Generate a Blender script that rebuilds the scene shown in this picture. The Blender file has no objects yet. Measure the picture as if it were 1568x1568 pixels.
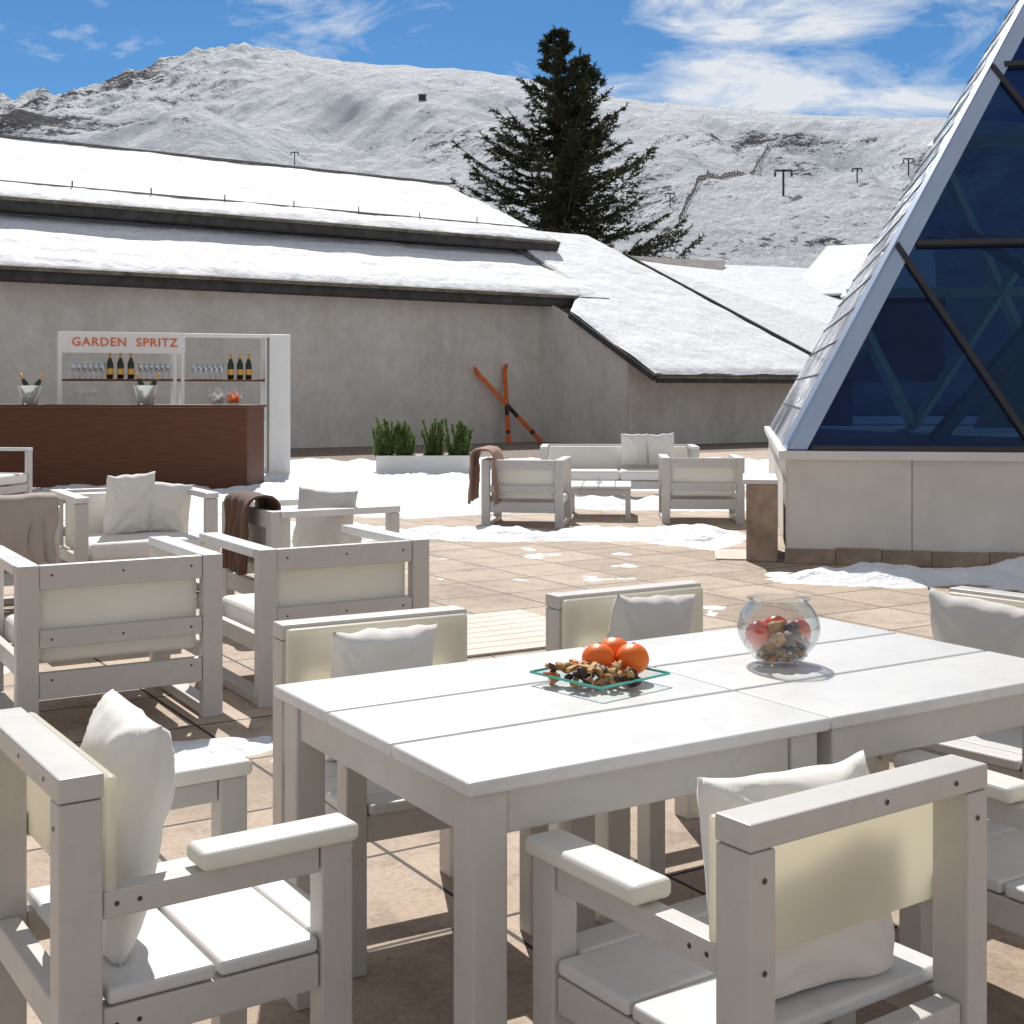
import bpy, bmesh, math, random
import numpy as np
from mathutils import Vector, Matrix, noise as mnoise
random.seed(7); np.random.seed(7)
scene=bpy.context.scene
col=scene.collection
R=math.radians

# ------------------------------------------------------------ materials
def newmat(name):
    m=bpy.data.materials.new(name); m.use_nodes=True
    nt=m.node_tree; b=nt.nodes.get('Principled BSDF')
    return m,nt,b
def N(nt,t,**k):
    n=nt.nodes.new(t)
    for a,v in k.items(): setattr(n,a,v)
    return n
def noise_node(nt,scale,detail=5,rough=.6,coord='Object',vscale=None):
    tc=N(nt,'ShaderNodeTexCoord'); nz=N(nt,'ShaderNodeTexNoise')
    nz.inputs['Scale'].default_value=scale; nz.inputs['Detail'].default_value=detail; nz.inputs['Roughness'].default_value=rough
    if vscale:
        mp=N(nt,'ShaderNodeMapping'); mp.inputs['Scale'].default_value=vscale
        nt.links.new(tc.outputs[coord],mp.inputs[0]); nt.links.new(mp.outputs[0],nz.inputs['Vector'])
    else: nt.links.new(tc.outputs[coord],nz.inputs['Vector'])
    return nz
def ramp(nt,src,stops):
    r=N(nt,'ShaderNodeValToRGB'); e=r.color_ramp.elements
    e[0].position=stops[0][0]; e[0].color=(*stops[0][1],1)
    e[1].position=stops[-1][0]; e[1].color=(*stops[-1][1],1)
    for p,c in stops[1:-1]:
        x=e.new(p); x.color=(*c,1)
    nt.links.new(src,r.inputs[0]); return r
def bump(nt,b,src,strength=.3,dist=.01):
    bp=N(nt,'ShaderNodeBump'); bp.inputs['Strength'].default_value=strength; bp.inputs['Distance'].default_value=dist
    nt.links.new(src,bp.inputs['Height']); nt.links.new(bp.outputs[0],b.inputs['Normal']); return bp
def mulmix(nt,a,b):
    x=N(nt,'ShaderNodeMixRGB',blend_type='MULTIPLY'); x.inputs[0].default_value=1
    nt.links.new(a,x.inputs[1]); nt.links.new(b,x.inputs[2]); return x
def simple(name,c,rough=.5,var=.12,scale=8,metal=0,bs=.0,bd=.005,spec=.5,bscale=None):
    m,nt,b=newmat(name)
    nz=noise_node(nt,scale)
    lo=tuple(x*(1-var) for x in c); hi=tuple(min(1,x*(1+var)) for x in c)
    r=ramp(nt,nz.outputs[0],[(.3,lo),(.7,hi)])
    nt.links.new(r.outputs[0],b.inputs['Base Color'])
    b.inputs['Roughness'].default_value=rough; b.inputs['Metallic'].default_value=metal
    b.inputs['Specular IOR Level'].default_value=spec
    if bs:
        n2=noise_node(nt,bscale or scale*6); bump(nt,b,n2.outputs[0],bs,bd)
    return m
def painted(name,c,rough,dirt):
    m,nt,b=newmat(name)
    n1=noise_node(nt,3.5,7,.7); r1=ramp(nt,n1.outputs[0],[(.3,tuple(x*(1-dirt) for x in c)),(.62,c)])
    n2=noise_node(nt,24,6,.75); r2=ramp(nt,n2.outputs[0],[(.28,(1-dirt*1.3,)*3),(.48,(1,1,1))])
    x=mulmix(nt,r1.outputs[0],r2.outputs[0]); nt.links.new(x.outputs[0],b.inputs['Base Color'])
    rr_=ramp(nt,n1.outputs[0],[(.3,(rough+.15,)*3),(.7,(rough-.08,)*3)]); nt.links.new(rr_.outputs[0],b.inputs['Roughness'])
    bump(nt,b,n2.outputs[0],.12,.0015)
    return m
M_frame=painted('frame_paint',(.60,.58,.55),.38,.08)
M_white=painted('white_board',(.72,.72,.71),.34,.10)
M_whitepaint=simple('white_paint',(.82,.81,.79),.4,.03,4)
M_screw=simple('screw_metal',(.08,.08,.08),.4,.1,4,metal=.6)
def cream(name,base,tcol,fac):
    m,nt,b=newmat(name)
    n1=noise_node(nt,4,6,.7); r1=ramp(nt,n1.outputs[0],[(.3,tuple(x*.93 for x in base)),(.65,base)]); nt.links.new(r1.outputs[0],b.inputs['Base Color'])
    b.inputs['Roughness'].default_value=.42
    tr=N(nt,'ShaderNodeBsdfTranslucent'); tr.inputs[0].default_value=(*tcol,1)
    mx=N(nt,'ShaderNodeMixShader'); mx.inputs[0].default_value=fac
    out=nt.nodes['Material Output']
    nt.links.new(b.outputs[0],mx.inputs[1]); nt.links.new(tr.outputs[0],mx.inputs[2]); nt.links.new(mx.outputs[0],out.inputs[0])
    return m
M_cream=cream('cream_panel',(.84,.83,.79),(.97,.935,.80),.54)
M_pad=cream('cream_armrest',(.84,.835,.79),(.92,.89,.75),.18)
def fabric(name,c):
    m,nt,b=newmat(name)
    nz=noise_node(nt,5,6,.7); r=ramp(nt,nz.outputs[0],[(.3,tuple(x*.92 for x in c)),(.7,c)])
    nt.links.new(r.outputs[0],b.inputs['Base Color']); b.inputs['Roughness'].default_value=.85
    b.inputs['Sheen Weight'].default_value=.12
    n2=noise_node(nt,11,6,.6); bump(nt,b,n2.outputs[0],.35,.012)
    return m
M_fab=fabric('pillow_fabric',(.82,.80,.76)); M_fabg=fabric('pillow_fabric_grey',(.66,.64,.61))
M_taupe=fabric('taupe_wool',(.42,.35,.30)); M_brownfur=fabric('brown_wool',(.12,.055,.03)); M_rust=fabric('rosy_wool',(.36,.21,.155))
def snowmat(name='snow',bs=.6,bd=.05,sc=6,stretch=None):
    m,nt,b=newmat(name)
    nz=noise_node(nt,sc,6,.6,vscale=stretch); r=ramp(nt,nz.outputs[0],[(.2,(.72,.76,.82)),(.6,(.85,.87,.90))])
    nt.links.new(r.outputs[0],b.inputs['Base Color']); b.inputs['Roughness'].default_value=.7
    bump(nt,b,nz.outputs[0],bs,bd); return m
M_snow=snowmat(bs=.9,bd=.09,sc=4)
def roofsnow():
    m,nt,b=newmat('roof_snow')
    nz=noise_node(nt,1.6,7,.65,vscale=(1,1,1))
    n2=noise_node(nt,7,6,.75); 
    r=ramp(nt,n2.outputs[0],[(.30,(.52,.52,.54)),(.42,(.77,.80,.85)),(.6,(.85,.87,.90))])
    nt.links.new(r.outputs[0],b.inputs['Base Color']); b.inputs['Roughness'].default_value=.75
    bump(nt,b,nz.outputs[0],.7,.10); return m
M_roofsnow=roofsnow()
def paving():
    m,nt,b=newmat('terrace_tiles')
    tc=N(nt,'ShaderNodeTexCoord'); mp=N(nt,'ShaderNodeMapping'); mp.inputs['Rotation'].default_value=(0,0,R(-31.9))
    nt.links.new(tc.outputs['Object'],mp.inputs[0])
    bk=N(nt,'ShaderNodeTexBrick'); bk.offset=0; bk.squash=1
    bk.inputs['Scale'].default_value=1; bk.inputs['Brick Width'].default_value=.62; bk.inputs['Row Height'].default_value=.62
    bk.inputs['Mortar Size'].default_value=.009; bk.inputs['Mortar Smooth'].default_value=.3; bk.inputs['Bias'].default_value=0
    bk.inputs['Color1'].default_value=(.44,.335,.25,1); bk.inputs['Color2'].default_value=(.59,.475,.375,1); bk.inputs['Mortar'].default_value=(.05,.037,.03,1)
    nt.links.new(mp.outputs[0],bk.inputs['Vector'])
    n1=noise_node(nt,.9,9,.68); r1=ramp(nt,n1.outputs[0],[(.3,(.62,.60,.58)),(.52,(.95,.95,.95)),(.72,(1.0,.98,.95))])
    n2=noise_node(nt,45,8,.78); r2=ramp(nt,n2.outputs[0],[(.3,(.62,.60,.58)),(.55,(1,1,1))])
    n3=noise_node(nt,5,8,.75); r3=ramp(nt,n3.outputs[0],[(.36,(.72,.70,.68)),(.5,(1,1,1))])
    a=mulmix(nt,bk.outputs[0],r1.outputs[0]); c=mulmix(nt,a.outputs[0],r2.outputs[0]); c=mulmix(nt,c.outputs[0],r3.outputs[0])
    nt.links.new(c.outputs[0],b.inputs['Base Color'])
    b.inputs['Roughness'].default_value=.75
    ms=N(nt,'ShaderNodeMath',operation='SUBTRACT'); nt.links.new(n2.outputs[0],ms.inputs[0])
    mm=N(nt,'ShaderNodeMath',operation='MULTIPLY'); mm.inputs[1].default_value=1.5
    nt.links.new(bk.outputs['Fac'],mm.inputs[0]); nt.links.new(mm.outputs[0],ms.inputs[1])
    bump(nt,b,ms.outputs[0],.4,.006)
    return m
M_pave=paving()
M_gravel=simple('gravel',(.24,.19,.16),.9,.6,9,bs=1,bd=.03,bscale=30)
def stucco():
    m,nt,b=newmat('stucco')
    n1=noise_node(nt,.45,8,.65,vscale=(1,1,.8)); r1=ramp(nt,n1.outputs[0],[(.3,(.65,.61,.565)),(.5,(.75,.715,.665)),(.7,(.80,.765,.72))])
    n2=noise_node(nt,2.5,10,.8); r2=ramp(nt,n2.outputs[0],[(.35,(.84,.83,.82)),(.6,(1,1,1))])
    n3=noise_node(nt,.6,6,.7,vscale=(3,3,.25)); r3=ramp(nt,n3.outputs[0],[(.36,(.93,.92,.90)),(.55,(1,1,1))])
    a=mulmix(nt,r1.outputs[0],r2.outputs[0]); c=mulmix(nt,a.outputs[0],r3.outputs[0]); nt.links.new(c.outputs[0],b.inputs['Base Color'])
    b.inputs['Roughness'].default_value=.9
    n4=noise_node(nt,14,6,.7); bump(nt,b,n4.outputs[0],.4,.02)
    return m
M_stucco=stucco()
M_fascia=simple('dark_fascia',(.05,.047,.045),.7,.5,3)
M_gutter=simple('gutter_wood',(.15,.14,.10),.7,.6,2.5)
M_slate=simple('slate_tiles',(.20,.19,.18),.8,.4,6,bs=.5,bd=.03)
def wood():
    m,nt,b=newmat('dark_wood')
    n=noise_node(nt,3,6,.6,vscale=(1,1,14)); r=ramp(nt,n.outputs[0],[(.3,(.095,.033,.017)),(.7,(.15,.055,.028))])
    nt.links.new(r.outputs[0],b.inputs['Base Color']); b.inputs['Roughness'].default_value=.45; b.inputs['Specular IOR Level'].default_value=.3; return m
M_bar=wood()
M_orange=simple('orange_peel',(.90,.17,.010),.4,.08,12,bs=.5,bd=.002,bscale=160)
M_ski=simple('ski_orange',(.72,.15,.03),.4,.15,3)
M_skidark=simple('ski_dark',(.05,.03,.03),.5,.3,3)
M_sign=simple('sign_orange',(.75,.16,.03),.6,.05,3)
M_stone=simple('brown_stone',(.36,.27,.20),.85,.35,5,bs=.5,bd=.01)
M_panel=simple('concrete_panel',(.70,.66,.60),.8,.12,1.6,bs=.15,bd=.005)
M_cap=simple('cap_stone',(.72,.70,.67),.7,.08,3)
M_steelblue=simple('blue_steel',(.46,.56,.74),.3,.05,3,metal=.5)
M_black=simple('black_frame',(.03,.03,.035),.5,.2,3)
M_bark=simple('bark',(.13,.095,.07),.9,.4,4)
M_bottle=simple('bottle_green',(.015,.03,.012),.12,.2,3)
M_gold=simple('gold_foil',(.70,.38,.08),.35,.1,20,metal=.6)
M_cork=simple('dried_fruit',(.50,.27,.10),.7,.5,60,bs=.6,bd=.004)
M_dryd=simple('dark_pod',(.06,.03,.02),.6,.5,40)
M_red=simple('apple_red',(.70,.07,.02),.3,.3,14)
M_greenstrip=simple('pale_green_board',(.70,.88,.76),.6,.1,2)
def thinglass(name,tint,refl=.12):
    m,nt,b=newmat(name); nt.nodes.remove(b)
    t=N(nt,'ShaderNodeBsdfTransparent'); t.inputs[0].default_value=(*tint,1)
    g=N(nt,'ShaderNodeBsdfGlossy'); g.inputs['Roughness'].default_value=.02
    lw=N(nt,'ShaderNodeLayerWeight'); lw.inputs[0].default_value=.35
    mm=N(nt,'ShaderNodeMath',operation='MULTIPLY_ADD'); mm.inputs[1].default_value=.55; mm.inputs[2].default_value=refl*.4
    nt.links.new(lw.outputs['Facing'],mm.inputs[0])
    mx=N(nt,'ShaderNodeMixShader'); nt.links.new(mm.outputs[0],mx.inputs[0])
    nt.links.new(t.outputs[0],mx.inputs[1]); nt.links.new(g.outputs[0],mx.inputs[2])
    nt.links.new(mx.outputs[0],nt.nodes['Material Output'].inputs[0]); return m
M_glass=thinglass('clear_glass',(.95,.965,.96)); M_teal=thinglass('plate_glass',(.90,.975,.96),.05)
M_tealedge=simple('green_glass_edge',(.05,.45,.38),.15,.1,5)
def pyrglass():
    m,nt,b=newmat('blue_glass')
    nz=noise_node(nt,.6,6,.7); r=ramp(nt,nz.outputs[0],[(.35,(.004,.009,.04)),(.65,(.008,.024,.13))])
    nt.links.new(r.outputs[0],b.inputs['Base Color']); b.inputs['Roughness'].default_value=.04; b.inputs['Specular IOR Level'].default_value=.30
    t=N(nt,'ShaderNodeBsdfTransparent'); t.inputs[0].default_value=(.20,.34,.50,1)
    mr=ramp(nt,nz.outputs[0],[(.35,(.58,.58,.58)),(.65,(.30,.30,.30))])
    mx=N(nt,'ShaderNodeMixShader'); nt.links.new(mr.outputs[0],mx.inputs[0])
    nt.links.new(b.outputs[0],mx.inputs[1]); nt.links.new(t.outputs[0],mx.inputs[2])
    nt.links.new(mx.outputs[0],nt.nodes['Material Output'].inputs[0]); return m
M_pyr=pyrglass()
M_rearglass=thinglass('clear_rear_glazing',(.75,.9,.88),.1)
def cladding():
    m,nt,b=newmat('metal_cladding')
    nz=noise_node(nt,1.3,10,.8); r=ramp(nt,nz.outputs[0],[(.44,(.04,.04,.045)),(.49,(.28,.30,.35)),(.53,(.85,.88,.93))])  # dark/white mosaic in the base colour stands in for mirrored sky and snow
    nt.links.new(r.outputs[0],b.inputs['Base Color']); b.inputs['Metallic'].default_value=.5; b.inputs['Roughness'].default_value=.14
    n2=noise_node(nt,5,5,.6); bump(nt,b,n2.outputs[0],1.0,.14); return m
M_clad=cladding()

# ------------------------------------------------------------ helpers
def link(o,parent=None):
    col.objects.link(o)
    if parent: o.parent=parent
    return o
def empty(name,loc=(0,0,0),rot=0,scale=1):
    e=bpy.data.objects.new(name,None); e.location=loc; e.rotation_euler=(0,0,rot); e.scale=(scale,)*3
    e.empty_display_size=.1
    return link(e)
def meshobj(name,v,f,mat,parent=None,smooth=False,loc=None,rot=None):
    me=bpy.data.meshes.new(name); me.from_pydata([tuple(x) for x in v],[],f); me.update()
    for m in (mat if isinstance(mat,(list,tuple)) else [mat]): me.materials.append(m)
    if smooth: me.polygons.foreach_set('use_smooth',[True]*len(me.polygons))
    o=bpy.data.objects.new(name,me)
    if loc is not None:o.location=loc
    if rot is not None:o.rotation_euler=rot
    return link(o,parent)
CF=[(0,3,2,1),(4,5,6,7),(0,1,5,4),(1,2,6,5),(2,3,7,6),(3,0,4,7)]
def box(p,name,c,s,mat,bev=.004,rot=None,seg=2):
    hx,hy,hz=s[0]/2,s[1]/2,s[2]/2
    v=[(-hx,-hy,-hz),(hx,-hy,-hz),(hx,hy,-hz),(-hx,hy,-hz),(-hx,-hy,hz),(hx,-hy,hz),(hx,hy,hz),(-hx,hy,hz)]
    o=meshobj(name,v,CF,mat,p,loc=c,rot=rot)
    if bev:
        b=o.modifiers.new('bevel','BEVEL'); b.width=min(bev,min(s)*.45); b.segments=seg; b.limit_method='NONE'
    return o
def rng(p,name,x,y,z,mat,bev=.004,**k):
    return box(p,name,((x[0]+x[1])/2,(y[0]+y[1])/2,(z[0]+z[1])/2),(x[1]-x[0],y[1]-y[0],z[1]-z[0]),mat,bev,**k)
def beam(p,name,a,b,w,h,mat,up=(0,0,1)):
    a=Vector(a);b=Vector(b);d=b-a;L=d.length;d.normalize()
    upv=Vector(up); s=d.cross(upv)
    if s.length<1e-4: s=Vector((1,0,0))
    s.normalize(); u=s.cross(d)
    v=[]
    for q in (a,b):
        for i,j in ((-1,-1),(1,-1),(1,1),(-1,1)): v.append(q+s*w/2*i+u*h/2*j)
    f=[(0,3,2,1),(4,5,6,7),(0,1,5,4),(1,2,6,5),(2,3,7,6),(3,0,4,7)]
    return meshobj(name,v,f,mat,p)
def slab(p,name,top,th,mat,down=(0,0,-1)):
    n=len(top); d=Vector(down)*th
    v=[Vector(x) for x in top]+[Vector(x)+d for x in top]
    f=[tuple(range(n)),tuple(reversed(range(n,2*n)))]
    for i in range(n):
        j=(i+1)%n; f.append((i,i+n,j+n,j))
    return meshobj(name,v,f,mat,p)
def lathe(p,name,prof,mat,loc=(0,0,0),segs=24,smooth=True):
    v=[];f=[]
    for r,z in prof:
        for i in range(segs):
            a=2*math.pi*i/segs; v.append((r*math.cos(a),r*math.sin(a),z))
    for k in range(len(prof)-1):
        for i in range(segs):
            j=(i+1)%segs; f.append((k*segs+i,k*segs+j,(k+1)*segs+j,(k+1)*segs+i))
    return meshobj(name,v,f,mat,p,smooth,loc)
def ball(p,name,loc,r,mat,segs=20,sq=1.0,wob=0,seed=0):
    bm=bmesh.new(); bmesh.ops.create_uvsphere(bm,u_segments=segs,v_segments=max(6,segs//2),radius=r)
    for v in bm.verts:
        k=1+wob*mnoise.noise(v.co*(1.3/r)+Vector((seed*3.1,seed,0))); v.co*=k; v.co.z*=sq
    me=bpy.data.meshes.new(name); bm.to_mesh(me); bm.free(); me.materials.append(mat)
    me.polygons.foreach_set('use_smooth',[True]*len(me.polygons))
    o=bpy.data.objects.new(name,me); o.location=loc; return link(o,p)
def pillow(p,name,loc,rot,w=.42,h=.42,T=.15,mat=None,seed=0):
    n=34; v=[];f=[]
    for side in (1,-1):
        for i in range(n+1):
            for j in range(n+1):
                x=-1+2*i/n; y=-1+2*j/n
                ox=x*(1-.045*(1-y*y)); oy=y*(1-.05*(1-x*x))
                t=(max(0,(1-x*x))*max(0,(1-y*y)))**.36
                nz=mnoise.noise(Vector((x*1.5+seed*5,y*1.5,side*2)))*.22+mnoise.noise(Vector((x*3.2+seed*5,y*3.2,side*2)))*.12
                cr=0
                for cx,cy in ((-1,1),(1,1),(-1,-1),(1,-1)):
                    dx,dy=x-cx,y-cy; rr2=math.hypot(dx,dy)
                    if rr2<1.3: cr+=math.sin(math.atan2(dy,dx)*11+seed)*max(0,1-rr2/1.3)*min(1,rr2*3)
                z=side*T/2*t*(1+nz+.20*cr)
                ex=.03*mnoise.noise(Vector((y*2.5,seed,1)))*abs(x); ey=.05*mnoise.noise(Vector((x*2.5,seed,5)))*abs(y)
                v.append(((ox+ex)*w/2,z,(oy+ey)*h/2))
    m=(n+1)**2
    for s in range(2):
        for i in range(n):
            for j in range(n):
                a=s*m+i*(n+1)+j; q=(a,a+1,a+n+2,a+n+1)
                f.append(q if s else q[::-1])
    o=meshobj(name,v,f,mat or M_fab,p,True,loc,rot)
    w_=o.modifiers.new('weld','WELD'); w_.merge_threshold=.0005
    return o
def blanket(p,name,loc,rot,w,thick,drop1,drop2,mat,seed=0):
    nu=30; prof=[]
    k=14
    for i in range(k+1): prof.append((-thick/2-.02*(1-i/k),-drop1*(1-i/k)))
    for i in range(1,6):
        a=math.pi-math.pi*i/6; prof.append((thick/2*math.cos(a),thick/2*math.sin(a)*.7))
    for i in range(k+1): prof.append((thick/2+.02*i/k,-drop2*i/k))
    v=[];f=[];npf=len(prof)
    for i in range(nu+1):
        x=(i/nu-.5)*w
        for j,(y,z) in enumerate(prof):
            hang=min(1,abs(z)/.2)
            fold=math.sin(x*38+seed+z*2)*.022*hang+mnoise.noise(Vector((x*7+seed,z*5,y*3)))*.04
            s=1 if y>0 else -1
            v.append((x*(1-.12*hang)+.03*mnoise.noise(Vector((z*6,x*3,seed))),y+s*(abs(fold)+.008),z+.05*mnoise.noise(Vector((x*5,seed,0)))*hang))
    for i in range(nu):
        for j in range(npf-1):
            a=i*npf+j; f.append((a,a+npf,a+npf+1,a+1))
    o=meshobj(name,v,f,mat,p,True,loc,rot)
    s=o.modifiers.new('solid','SOLIDIFY'); s.thickness=.014; s.offset=1
    return o
def screws(p,pts,axis='y',r=.0048):
    v=[];f=[]
    for c in pts:
        b=len(v); n=10
        for k in range(n):
            a=2*math.pi*k/n
            if axis=='y': v.append((c[0]+r*math.cos(a),c[1],c[2]+r*math.sin(a)))
            else: v.append((c[0],c[1]+r*math.cos(a),c[2]+r*math.sin(a)))
        f.append(tuple(range(b,b+n)))
    meshobj('screws',v,f,M_screw,p)

# ------------------------------------------------------------ furniture
def dining_chair(x,y,face,cush=None,W=.58,D=.56):
    e=empty('outdoor_dining_chair',(x,y,0),face-math.pi/2)
    pw=.056; h=W/2
    for sx in (-1,1):
        cx=sx*(h-pw/2)
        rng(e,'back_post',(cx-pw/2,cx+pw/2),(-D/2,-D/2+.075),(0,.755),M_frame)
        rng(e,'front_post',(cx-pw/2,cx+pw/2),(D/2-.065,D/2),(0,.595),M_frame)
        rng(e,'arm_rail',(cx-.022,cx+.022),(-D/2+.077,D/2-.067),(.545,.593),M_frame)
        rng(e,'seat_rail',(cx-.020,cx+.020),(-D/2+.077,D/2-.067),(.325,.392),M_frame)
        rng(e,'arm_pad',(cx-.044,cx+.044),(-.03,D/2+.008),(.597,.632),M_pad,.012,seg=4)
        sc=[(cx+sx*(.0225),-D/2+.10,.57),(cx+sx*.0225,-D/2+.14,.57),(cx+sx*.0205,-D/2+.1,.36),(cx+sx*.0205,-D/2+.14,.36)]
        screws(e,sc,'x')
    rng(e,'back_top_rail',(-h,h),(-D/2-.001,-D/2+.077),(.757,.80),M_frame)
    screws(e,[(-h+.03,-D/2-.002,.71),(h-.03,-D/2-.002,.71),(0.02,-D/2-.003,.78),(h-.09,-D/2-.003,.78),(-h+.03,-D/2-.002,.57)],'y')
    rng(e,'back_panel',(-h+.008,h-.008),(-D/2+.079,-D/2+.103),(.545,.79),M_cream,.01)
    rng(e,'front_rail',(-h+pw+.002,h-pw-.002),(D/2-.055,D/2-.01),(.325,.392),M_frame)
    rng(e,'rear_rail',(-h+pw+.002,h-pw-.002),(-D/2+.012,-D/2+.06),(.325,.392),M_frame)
    s0=-D/2+.085; s1=D/2-.07; mid=(s0+s1)/2
    rng(e,'seat_board_rear',(-h+.005,h-.005),(s0,mid-.004),(.396,.424),M_white,.008,seg=3)
    rng(e,'seat_board_front',(-h+.005,h-.005),(mid+.004,s1),(.396,.424),M_white,.008,seg=3)
    rng(e,'seat_nose',(-h+pw+.004,h-pw-.004),(s1+.002,D/2+.01),(.396,.424),M_white,.008,seg=3)
    if cush:
        ox,tilt,mat,seed,w,hh=cush
        pillow(e,'throw_pillow',(ox,-D/2+.185,.424+.5*hh-.012),(tilt,random.uniform(-.06,.06),random.uniform(-.12,.12)),w,hh,.15,mat,seed)
    return e
def lounge_chair(name,x,y,face,W=.88,D=.86,H=.725,seats=1):
    e=empty(name,(x,y,0),face-math.pi/2)
    h=W/2
    for sx in (-1,1):
        cx=sx*(h-.045)
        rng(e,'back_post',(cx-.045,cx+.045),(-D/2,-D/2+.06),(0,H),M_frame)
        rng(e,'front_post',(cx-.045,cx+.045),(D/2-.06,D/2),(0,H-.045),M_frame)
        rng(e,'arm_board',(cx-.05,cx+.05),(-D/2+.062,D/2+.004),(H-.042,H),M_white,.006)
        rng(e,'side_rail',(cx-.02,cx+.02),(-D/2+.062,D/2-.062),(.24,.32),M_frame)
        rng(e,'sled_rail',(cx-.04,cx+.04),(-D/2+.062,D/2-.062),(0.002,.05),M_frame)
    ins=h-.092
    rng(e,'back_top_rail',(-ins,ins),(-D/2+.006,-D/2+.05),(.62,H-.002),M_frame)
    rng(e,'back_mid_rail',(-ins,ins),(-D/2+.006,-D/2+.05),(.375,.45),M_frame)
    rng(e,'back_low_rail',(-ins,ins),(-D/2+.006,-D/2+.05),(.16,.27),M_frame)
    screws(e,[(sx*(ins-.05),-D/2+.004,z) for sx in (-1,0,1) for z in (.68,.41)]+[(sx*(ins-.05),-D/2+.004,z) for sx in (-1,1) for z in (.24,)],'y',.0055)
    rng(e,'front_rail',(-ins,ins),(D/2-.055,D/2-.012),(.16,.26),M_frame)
    rng(e,'back_pad',(-ins+.005,ins-.005),(-D/2+.055,-D/2+.17),(.30,.70),M_pad,.03,seg=4)
    for k in range(seats):
        a=-ins+.006+k*(2*ins-.012)/seats; b=a+(2*ins-.012)/seats-.006
        rng(e,'seat_cushion',(a,b),(-D/2+.175,D/2-.01),(.275,.40),M_fab,.035,seg=4)
    return e
def low_table(x,y,face,w=.7,d=.7,H=.36):
    e=empty('low_coffee_table',(x,y,0),face)
    for k in range(4):
        a=-w/2+k*w/4
        rng(e,'top_board',(a+.003,a+w/4-.003),(-d/2,d/2),(H-.03,H),M_white)
    for sx in (-1,1):
        for sy in (-1,1):
            rng(e,'leg',(sx*(w/2-.04)-.03,sx*(w/2-.04)+.03),(sy*(d/2-.04)-.03,sy*(d/2-.04)+.03),(0,H-.032),M_frame)
        rng(e,'apron',(sx*(w/2-.04)-.02,sx*(w/2-.04)+.02),(-d/2+.072,d/2-.072),(H-.1,H-.033),M_frame)
    for sy in (-1,1):
        rng(e,'apron',(-w/2+.072,w/2-.072),(sy*(d/2-.04)-.02,sy*(d/2-.04)+.02),(H-.1,H-.033),M_frame)
    return e

TA=R(31.9)
tb=empty('outdoor_dining_table',(-.077,2.353,0),TA)
TL=1.80; TW=.935
for half in (0,1):
    x0=half*TL/2+(.0015 if half else 0); x1=(half+1)*TL/2-(.0015 if not half else 0)
    for k in range(3):
        y0=k*TW/3+(.004 if k else 0); y1=(k+1)*TW/3-(.004 if k<2 else 0)
        rng(tb,'top_board',(x0,x1),(y0,y1),(.722,.75),M_white,.007,seg=3)
    a=x0+.02; b=x1-.02
    for lx in (a+.0375,b-.0375):
        for ly in (.02+.0375,TW-.02-.0375):
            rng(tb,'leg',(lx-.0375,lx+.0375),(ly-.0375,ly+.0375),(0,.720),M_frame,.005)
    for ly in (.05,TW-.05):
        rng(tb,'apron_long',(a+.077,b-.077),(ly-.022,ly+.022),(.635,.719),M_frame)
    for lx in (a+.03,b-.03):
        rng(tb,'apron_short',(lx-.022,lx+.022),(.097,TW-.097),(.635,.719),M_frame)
dining_chair(-.690,2.595,R(33.9),(-.01,R(-11),M_fab,1,.42,.43),W=.57,D=.55)
dining_chair(.435,2.37,R(124.8),(.01,R(-12),M_fab,2,.38,.38))
dining_chair(1.27,2.90,R(122))
dining_chair(-.29,3.63,R(-61),(.04,R(-14),M_fab,4,.31,.39))
dining_chair(.50,4.16,R(-59),(.03,R(-14),M_fabg,5,.31,.40))
dining_chair(1.48,4.02,R(-140),(.08,R(-14),M_fabg,6,.40,.40))
A31=R(31)
def lc(cornx,corny,ang,W=.88,D=.86,**k):
    u=Vector((math.cos(ang),math.sin(ang))); n=Vector((-math.sin(ang),math.cos(ang)))
    c=Vector((cornx,corny))+u*W/2+n*D/2
    return lounge_chair(k.pop('name','lounge_armchair'),c.x,c.y,ang+math.pi/2,W,D,**k)
lc(-2.05,5.45,A31); lc(-1.16,6.03,A31,name='lounge_armchair')
C=lounge_chair('lounge_armchair',-2.78,9.65,R(-60),1.0,.9)
pillow(C,'throw_pillow',(.0,-.10,.62),(R(-16),.05,.2),.38,.48,.16,M_fab,3)
pillow(C,'throw_pillow',(-.27,-.12,.58),(R(-22),-.1,-.3),.38,.42,.16,M_fab,8)
D_=lounge_chair('lounge_armchair',-1.32,8.56,R(31),.92,.86)
blanket(D_,'brown_throw_blanket',(.05,-.40,.745),(0,0,0),.46,.15,.42,.38,M_brownfur,2)
pillow(D_,'throw_pillow',(.26,.0,.62),(R(-10),.05,.8),.40,.44,.15,M_fabg,9)
pillow(D_,'throw_pillow',(-.22,.12,.60),(R(-25),-.1,-.7),.34,.38,.14,M_fab,11)
E_=lounge_chair('lounge_armchair',-3.46,8.50,R(31),.88,.86)
blanket(E_,'taupe_throw_blanket',(.36,.22,.745),(0,0,R(90)),.40,.13,.38,.42,M_taupe,5)
F_=lounge_chair('lounge_armchair',-6.75,16.8,R(-10),.9,.86)
pillow(F_,'throw_pillow',(0,-.1,.6),(R(-15),0,0),.42,.42,.15,M_fabg,12)
low_table(-2.35,7.75,A31)
G_=lounge_chair('lounge_armchair',.17,14.48,R(82),.88,.9)
blanket(G_,'rosy_throw_blanket',(-.42,-.22,.77),(0,0,R(90)),.66,.20,.50,.50,M_rust,7)
H_=lounge_chair('lounge_armchair',2.13,14.9,R(86),.9,.9)
I_=lounge_chair('lounge_sofa',1.45,17.9,R(-93),2.1,.86,seats=2)
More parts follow.
